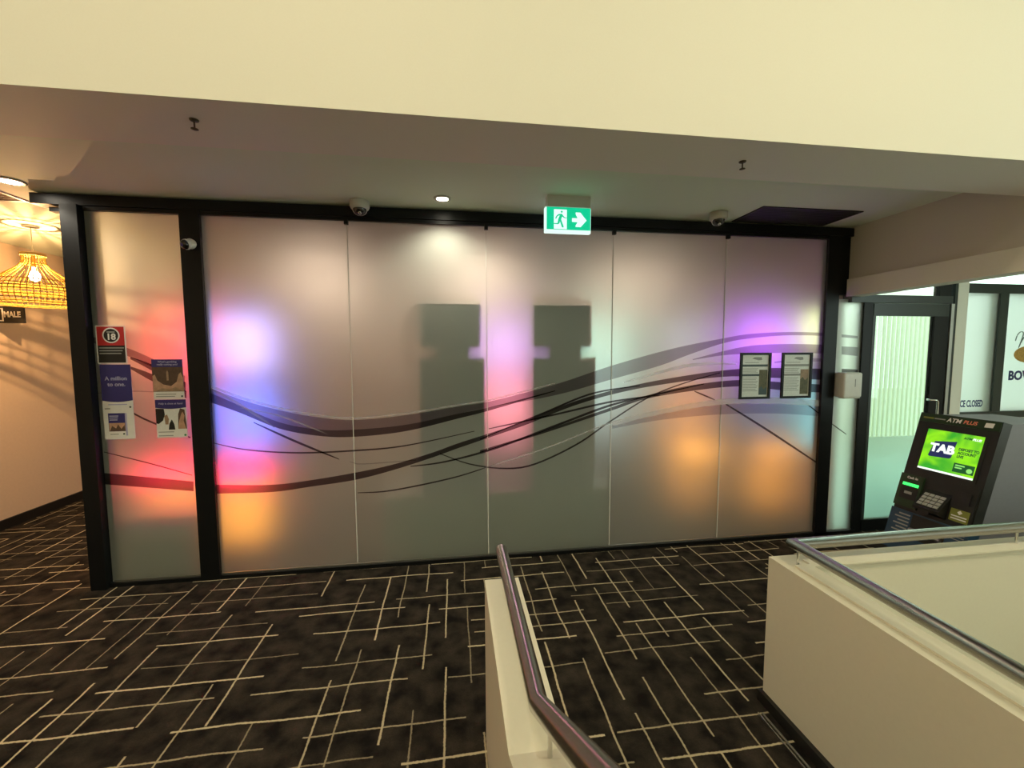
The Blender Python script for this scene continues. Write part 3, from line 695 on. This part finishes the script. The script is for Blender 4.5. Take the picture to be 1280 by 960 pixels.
# ------------------------------------------------------------------ door, column and office window on the right
dr = sroot('door_1', (4.34, D, 0))
dx0, dx1 = 3.885, on(1, D-.02, 1187, 400).x
gx1 = on(1, D-.02, 1168.5, 400).x
cx0, cx1 = on(1, D-.03, 1195.5, 400).x, on(1, D-.03, 1208.5, 400).x
wm0, wm1 = on(1, D-.02, 1249, 400).x, on(1, D-.02, 1259.5, 400).x
obj('door_leaf_top_rail', MB().box(dx0+.01, dx1-.005, D-.02, D+.025, 2.085, 2.20), 'darkframe', dr)
obj('door_leaf_bottom_rail', MB().box(dx0+.01, dx1-.005, D-.02, D+.025, .01, .12), 'black', dr)
obj('door_stile', MB().box(dx0+.005, dx0+.035, D-.02, D+.025, .12, 2.085), 'darkframe', dr)
obj('door_stile', MB().box(gx1, dx1-.005, D-.02, D+.025, .12, 2.085), 'black', dr)
mb = MB().box(dx0+.035, gx1, D-.003, D+.005, .12, 2.085); obj('door_glass', mb, ['clear'], dr)
mb = MB().box(dx0+.036, gx1-.001, D-.0045, D-.0032, .121, .93); obj('frosted_film', mb, ['door_film'], dr)
hz = on(1, D-.06, 1168, 500).z
hx = on(1, D-.06, 1168, 500).x
obj('handle', MB().tube([(hx-.03, D-.02, hz), (hx-.03, D-.07, hz), (hx+.005, D-.072, hz-.002), (hx+.022, D-.072, hz-.02), (hx+.024, D-.072, hz-.25)], .011, 12), 'chrome', dr)
obj('jamb', MB().box(dx1, dx1+(cx0-dx1)*.55, D-.03, D+.05, 0, 2.205), 'alu', dr)
obj('jamb', MB().box(dx1+(cx0-dx1)*.55, cx0, D-.028, D+.05, 0, 2.6), 'darkframe', dr)
obj('top_light_glass', MB().box(3.93, 4.76, D-.003, D+.005, 2.275, 2.78), ['clear'], dr)
obj('top_light_bar', MB().box(dx1-.13, dx1, D-.02, D+.04, 2.276, 2.42), 'black', dr)
struct('wall_column', MB().box(cx0, cx1, D-.03, D+.06, 0, 2.78), 'white_wall')
wn = sroot('window_1', (5.8, D, 1.1))
obj('head_frame', MB().box(cx1, XR, D-.02, D+.06, 2.315, 2.405), 'darkframe', wn)
obj('sill_frame', MB().box(cx1, XR, D-.03, D+.06, 1.085, 1.150), 'darkframe', wn)
obj('mullion', MB().box(wm0, wm1, D-.02, D+.06, 1.15, 2.315), 'darkframe', wn)
for (a, b) in ((cx1, wm0), (wm1, XR)):
    mb = MB().box(a, b, D-.002, D+.006, 1.15, 2.315); mb.mi = [1, 1, 0, 1, 1, 1]
    obj('window_glass', mb, ['win_film', 'clear'], wn)
obj('top_glass', MB().box(cx1, XR, D-.002, D+.006, 2.405, 2.78), ['clear'], wn)
WP = Plane((0, D-.0035, 0), (1, 0, 0), (0, 0, 1))
def wpx(x, y): p = on(1, D-.0035, x, y); return p.x, p.z
a, b = wpx(1228, 504.5)
text('lettering', 'OFFICE CLOSED', .092, WP, a, b, .001, 'wblue', wn, .003, ax='RIGHT', xs=.56)
a, b = wpx(1260, 470)
text('lettering', 'BOWLS', .125, WP, a, b, .001, 'wblue', wn, .005, ax='LEFT')
a, b = wpx(1267, 443)
obj('logo_oval', WP.poly(MB(), [(a+.19+.19*math.cos(i*.26), b+.085*math.sin(i*.26)) for i in range(24)], .0005, .0015), 'wgold', wn)
a, b = wpx(1269, 426)
mb = MB(); mb.tube([WP.p(a+q[0], b+q[1], .002) for q in smooth([(0, 0), (.02, .06), (.06, .09), (.09, .07), (.06, -.03), (.05, -.06), (.09, .02), (.13, .06), (.12, -.04), (.17, .05), (.20, .04), (.19, -.04)], 5)], .004, 6)
obj('logo_script', mb, 'wgrey', wn)
struct('wall_under_window', MB().box(cx1, XR, D-.01, D+.06, 0, 1.085), 'white_wall')

# outdoors beyond the door
struct('floor_outside', MB().box(3.65, 9.5, 3.47, 9.0, -.15, -.03), 'concrete')
struct('wall_outside', MB().box(3.65, 9.5, 6.2, 6.35, -.03, 1.1), 'render')
sf = thing('slatted_screen', (5.0, 5.0, 0), 'pale vertical slat screen outside the glass door', 'screen')
for i in range(34):
    xx = 4.35+i*.075
    obj('slat', MB().box(xx, xx+.035, 5.0, 5.03, .35, 2.5), 'slat', sf)
obj('bottom_rail', MB().box(4.3, 7.0, 4.99, 5.04, .25, .35), 'white_wall', sf)
obj('top_rail', MB().box(4.3, 7.0, 4.99, 5.04, 2.5, 2.58), 'white_wall', sf)
for xx in (4.3, 5.65, 6.95): obj('post', MB().box(xx, xx+.06, 5.03, 5.09, -.03, 2.58), 'white_wall', sf)

# ------------------------------------------------------------------ cash machine
tA = on(0, 3.6, 1152, 515); nA = on(0, 3.6, 1255, 527.5); bA = on(1, tA.y, 1115, 640)
Wd = tA.y-nA.y; vdir = Vector((tA.x-bA.x, 0, tA.z-bA.z)); L = vdir.length
AP = Plane(tA, (0, -1, 0), vdir)         # u to the right along the fascia, v up the slope, normal to the viewer
t = thing('cash_machine', (3.75, (tA.y+nA.y)/2, 0), 'black cash machine with a bright green screen standing by the office window', 'cash machine')
zl = AP.p(0, -L).z
# body
pf = [AP.p(0, -.02, -.075), AP.p(0, -L, -.075), Vector((AP.p(0, -L, -.075).x, tA.y, .0)), Vector((4.25, tA.y, 0)), Vector((4.25, tA.y, tA.z-.03)), Vector((AP.p(0, 0, -.075).x+.02, tA.y, tA.z-.02))]
obj('cabinet', MB().prism([q+Vector((0, -.012, 0)) for q in pf], (0, -(Wd-.024), 0)), 'atm_grey', t)
# fascia shell
fs = obj('fascia', AP.slab(MB(), 0, Wd, -L, 0, -.075, 0), 'atm_black', t)
hd = slab('header_panel', AP, .004, Wd-.004, -.068, -.004, 0, .006, 'atm_green', t)
hb = -.036
text('lettering', 'ATM', .042, AP, Wd*.46, hb, .007, 'print_white', hd, .0008, shear=.2)
text('lettering', 'PLUS', .036, AP, Wd*.655, hb, .007, 'print_orange', hd, .0008, shear=.2)
slab('print_line', AP, Wd*.06, Wd*.20, hb-.006, hb+.006, .006, .0066, 'print_yellow', hd)
slab('print_line', AP, Wd*.21, Wd*.35, hb-.004, hb+.004, .006, .0066, 'pgrey', hd)
obj('white_badge', AP.poly(MB(), [(Wd*.82, hb-.016), (Wd*.83, hb+.016), (Wd*.925, hb+.018), (Wd*.915, hb-.014)], .006, .0068), 'print_white', hd)
# screen
def screen_mat():
    m, n, l = nt('screen_green'); b = n['Principled BSDF']; b.inputs['Base Color'].default_value = (.01, .02, .01, 1); b.inputs['Roughness'].default_value = .2
    tc = n.new('ShaderNodeTexCoord'); nz = n.new('ShaderNodeTexNoise'); nz.inputs['Scale'].default_value = 6; nz.inputs['Distortion'].default_value = .6; l.new(tc.outputs['Object'], nz.inputs['Vector'])
    cr = n.new('ShaderNodeValToRGB'); e = cr.color_ramp.elements; e[0].position = .38; e[0].color = (.03, .42, .02, 1); e[1].position = .62; e[1].color = (.30, .85, .01, 1)
    l.new(nz.outputs['Fac'], cr.inputs[0]); l.new(cr.outputs[0], b.inputs['Emission Color']); b.inputs['Emission Strength'].default_value = 1.0
    return m
s0, s1, s2, s3 = Wd*.17, Wd*.865, -.425, -.118
slab('screen_bezel', AP, s0-.03, s1+.02, s2-.02, s3+.02, 0, .004, 'atm_black', t)
scn = slab('screen', AP, s0, s1, s2, s3, .004, .006, screen_mat(), t)
sw_, sh_ = s1-s0, s3-s2
wl = glow('screen_white', (.9, 1, .9), 1.2); dk = glow('screen_dark_green', (.005, .10, .02), .9); nv = glow('screen_navy', (.01, .02, .10), .9)
slab('screen_white_bar', AP, s0, s1, s2, s2+.014, .006, .0064, wl, scn)
obj('logo_block', AP.poly(MB(), [(s0+sw_*a, s2+sh_*b) for a, b in [(.16, .34), (.13, .36), (.19, .72), (.58, .79), (.55, .40), (.52, .37)]], .006, .0066), nv, scn)
text('lettering', 'TAB', .082, AP, s0+sw_*.355, s2+sh_*.56, .0072, wl, scn, .004)
text('lettering', 'DEPOSIT TO', .026, AP, s0+sw_*.64, s2+sh_*.63, .007, dk, scn, .0012, ax='LEFT', xs=.8)
text('lettering', 'ACCOUNT', .026, AP, s0+sw_*.64, s2+sh_*.545, .007, dk, scn, .0012, ax='LEFT', xs=.8)
text('lettering', 'LIVE', .026, AP, s0+sw_*.64, s2+sh_*.46, .007, dk, scn, .0012, ax='LEFT', xs=.8)
text('lettering', 'ATM', .022, AP, s0+sw_*.74, s2+sh_*.90, .007, dk, scn, .0008, shear=.2)
text('lettering', 'PLUS', .022, AP, s0+sw_*.89, s2+sh_*.90, .007, wl, scn, .0008, shear=.2)
bt = slab('screen_button', AP, s0+sw_*.63, s0+sw_*.985, s2+sh_*.10, s2+sh_*.31, .006, .0066, dk, scn)
lg = glow('screen_light_green', (.35, .9, .2), .9)
for k_ in range(2): slab('print_line', AP, s0+sw_*.66, s0+sw_*(.82-.04*k_), s2+sh_*(.245-.055*k_), s2+sh_*(.275-.055*k_), .0066, .007, lg, scn)
obj('coin_symbol', AP.poly(MB(), disc(AP, s0+sw_*.91, s2+sh_*.18, .017, 18), .0066, .007), lg, scn)
# modules
md = slab('cash_in_module', AP, 0, Wd*.32, -.74, -.49, 0, .016, 'atm_green', t)
text('lettering', 'Cash In', .024, AP, Wd*.17, -.515, .0165, 'print_white', md, .0005)
slab('slot_glow', AP, Wd*.06, Wd*.28, -.578, -.556, .016, .019, glow('slot_green', (.05, 1, .15), 1.6), md)
slab('slot_recess', AP, Wd*.05, Wd*.29, -.68, -.585, .016, .018, 'pblack', md)
slab('slot_lip', AP, Wd*.12, Wd*.22, -.64, -.62, .018, .024, 'pgrey', md)
pinm = obj('pin_pad_shelf', MB().prism([AP.p(Wd*.36, -.56, 0), AP.p(Wd*.36, -.74, 0), AP.p(Wd*.36, -.72, .075), AP.p(Wd*.36, -.70, .08)], AP.u*(Wd*.34)), 'atm_black', t)
PP = Plane(AP.p(Wd*.36, -.70, .082), AP.u, AP.p(0, -.56, 0)-AP.p(0, -.70, .08))
PP.n = PP.u.cross(PP.v)
for i in range(4):
    for j in range(4):
        slab('key', PP, .018+i*.034, .046+i*.034, .02+j*.028, .042+j*.028, 0, .006, 'pgrey', pinm)
lb = slab('shelf_label', AP, Wd*.44, Wd*.58, -.735, -.715, .066, .077, 'pblack', pinm)
cm = slab('card_module', AP, Wd*.71, Wd*.985, -.74, -.47, 0, .014, 'atm_black', t)
slab('card_slot', AP, Wd*.76, Wd*.93, -.60, -.52, .014, .024, 'pblack', cm)
cl = slab('card_label', AP, Wd*.74, Wd*.96, -.725, -.64, .014, .016, 'print_yellow', cm)
obj('card_symbol', AP.poly(MB(), [(Wd*.85, -.645), (Wd*.88, -.66), (Wd*.85, -.675), (Wd*.82, -.66)], .016, .017), 'print_white', cm)
for k_ in range(2): slab('print_line', AP, Wd*.76, Wd*.94, -.692-.018*k_, -.684-.018*k_, .016, .0166, 'print_white', cm)
# lower blue section
BL = slab('dispenser_panel', AP, -.004, Wd+.004, -L-.26, -.765, -.075, .012, 'atm_blue', t)
slab('dispenser_recess', AP, Wd*.31, Wd*.76, -.95, -.775, .012, .014, 'atm_black', BL)
mb = MB(); mb.tube([AP.p(Wd*.33, -.89, .022), AP.p(Wd*.74, -.89, .022)], .016, 12)
obj('dispenser_shutter', mb, 'alu', BL)
for k_ in range(6): slab('print_line', AP, Wd*(.07 if k_ % 2 else .12), Wd*.28, -.80-.026*k_, -.79-.026*k_, .012, .0126, 'pgrey', BL)
for k_ in range(3): slab('print_line', AP, Wd*.80, Wd*.97, -.81-.018*k_, -.805-.018*k_, .012, .0126, 'pgrey', BL)

# ------------------------------------------------------------------ gaming room behind the frosted glass
def rectpx(x0, y0, x1, y1, Y):
    a = on(1, Y, x0, y0); b = on(1, Y, x1, y1); return a.x, b.x, b.z, a.z
def back_machine(px0, px1, label):
    Y = D+.07
    x0 = on(1, Y, px0, 480).x; x1 = on(1, Y, px1, 480).x
    zz = lambda y: on(1, Y, 634, y).z
    t = thing('gaming_machine', ((x0+x1)/2, Y+.25, .6), label, 'gaming machine', 'gaming machines backing onto the glass')
    obj('cabinet', MB().box(x0, x1, Y, Y+.5, zz(613), zz(447)), 'game_dark', t)
    obj('neck', MB().box(x0+.14, x1-.12, Y+.01, Y+.35, zz(447), zz(433)), 'game_dark', t)
    obj('top_box', MB().rbox(x0, x1-.03, Y, Y+.28, zz(434), zz(378), .02, 3), 'game_dark', t)
    obj('main_screen', MB().box(x0+.05, x1-.05, Y+.5, Y+.51, zz(560), zz(460)), glow('rear_screen', (.5, .6, 1.0), 2), t)
    obj('top_screen', MB().box(x0+.05, x1-.08, Y+.28, Y+.29, zz(430), zz(385)), glow('rear_top_screen', (1, .6, .8), 2), t)
back_machine(524, 607, 'dark back of a gaming machine behind the glass left of the exit sign')
back_machine(664, 744, 'dark back of a gaming machine behind the glass below the exit sign')
p0 = on(1, D+.07, 480, 613); p1 = on(1, D+.07, 762, 613); p0.z = on(1, D+.07, 634, 613).z
obs = obj('machine_stand', MB().box(p0.x, p1.x, D+.065, D+.60, 0, p0.z-.004), 'game_grey'); tag(obs, 'grey-green stand under the two gaming machines behind the glass', 'stand')

def front_machine(pc, Y, parts, label, wid=.56):
    c = on(1, Y, pc, 500); x0, x1 = c.x-wid/2, c.x+wid/2
    t = thing('gaming_machine', (c.x, Y+.25, 0), label, 'gaming machine', 'gaming machines facing the glass')
    obj('base', MB().box(x0, x1, Y, Y+.5, 0, .68), 'game_dark', t)
    obj('cabinet', MB().box(x0, x1, Y+.12, Y+.5, .68, 1.52), 'game_dark', t)
    obj('button_deck', MB().prism([(x0, Y-.10, .70), (x0, Y-.10, .76), (x0, Y+.12, .86), (x0, Y+.12, .68)], (wid, 0, 0)), 'game_dark', t)
    obj('top_box', MB().rbox(x0-.01, x1+.01, Y+.16, Y+.46, 1.54, 2.14, .02, 3), 'game_dark', t)
    slots = {'base_panel': (Y-.006, .12, .62), 'deck_light': (Y-.11, .69, .77), 'main_screen': (Y+.112, .90, 1.46), 'top_screen': (Y+.15, 1.60, 2.08)}
    for nm, (col, s) in parts.items():
        y, za, zb_ = slots[nm]
        obj(nm, MB().box(x0+.04, x1-.04, y, y+.008, za, zb_), glow(nm, col, s), t)
    return t
front_machine(300, 3.86, {'top_screen': ((.50, .40, 1.0), 3.90), 'main_screen': ((.14, .20, 1.0), 3.60), 'deck_light': ((1, .0, .07), 45.00), 'base_panel': ((1, .36, .04), 2.2)},
              'gaming machine glowing violet, blue, red and orange behind the second glass pane', .5)
front_machine(222, 3.98, {'top_screen': ((1, .05, .05), 4.50), 'main_screen': ((.5, .03, .03), 1.20), 'deck_light': ((1, .0, .06), 21.00), 'base_panel': ((1, .36, .04), 2.6)},
              'gaming machine glowing red behind the black post', .5)
front_machine(632, 4.5, {'top_screen': ((.75, .4, 1), 3.30), 'main_screen': ((1, .25, .32), 3.90)}, 'gaming machine glowing pink between the two dark machines', .5)
front_machine(955, 4.0, {'top_screen': ((.50, .10, 1.0), 6.30), 'main_screen': ((.10, .14, .40), 1.20), 'deck_light': ((1, .36, .05), 5), 'base_panel': ((1, .36, .05), 1.6)},
              'gaming machine glowing violet above and orange below behind the framed sheets', .5)
front_machine(860, 4.15, {'top_screen': ((.8, .8, .9), 1.1), 'main_screen': ((.9, .32, .10), 1.9), 'deck_light': ((1, .38, .05), 8.5), 'base_panel': ((1, .36, .05), 1.0)},
              'gaming machine glowing orange behind the fifth glass pane', .5)
t = thing('added_glow_panels', (3.56, 3.68, .8), 'added panels glowing pale yellow and teal beside the right post, behind the glass', 'glow panel')  # added emitters, put in to tint the glass pale yellow and teal
obj('housing', MB().box(3.54, 3.589, 3.50, 3.86, .75, 2.2), 'game_dark', t)
obj('upper_panel', MB().box(3.532, 3.54, 3.52, 3.84, 1.75, 2.15), glow('added_glow_yellow', (.95, 1, .45), 2.6), t)
obj('lower_panel', MB().box(3.532, 3.54, 3.52, 3.84, .8, 1.5), glow('added_glow_teal', (.25, .65, .70), 1.6), t)
front_machine(752, 5.0, {'top_screen': ((.6, 1, .8), 4.50), 'main_screen': ((.7, .9, .9), 2.40)}, 'gaming machine with pale mint screens far behind the fourth pane', .5)
bn = obj('bench', MB().box(-2.55, -2.0, D+.08, D+.38, .0, on(1, D+.08, 190, 645).z), 'game_grey'); tag(bn, 'low bench behind the left glass pane', 'bench')
for (x, y) in GAME_LAMPS:
    t = thing('ceiling_panel', (x, y, ZC), 'square light panel on the ceiling of the room behind the glass', 'ceiling light', 'light panels in the gaming room')
    obj('panel_frame', MB().box(x-.28, x+.28, y-.28, y+.28, ZC-.03, ZC), 'offwhite', t)
for (x, y) in HALL_LAMPS:
    t = thing('hall_lamp', (x, y, 4.6), 'square ceiling lamp high above the stair hall', 'ceiling light', 'hall ceiling lamps')
    obj('lamp_frame', MB().box(x-.4, x+.4, y-.4, y+.4, 4.55, 4.6), 'offwhite', t)
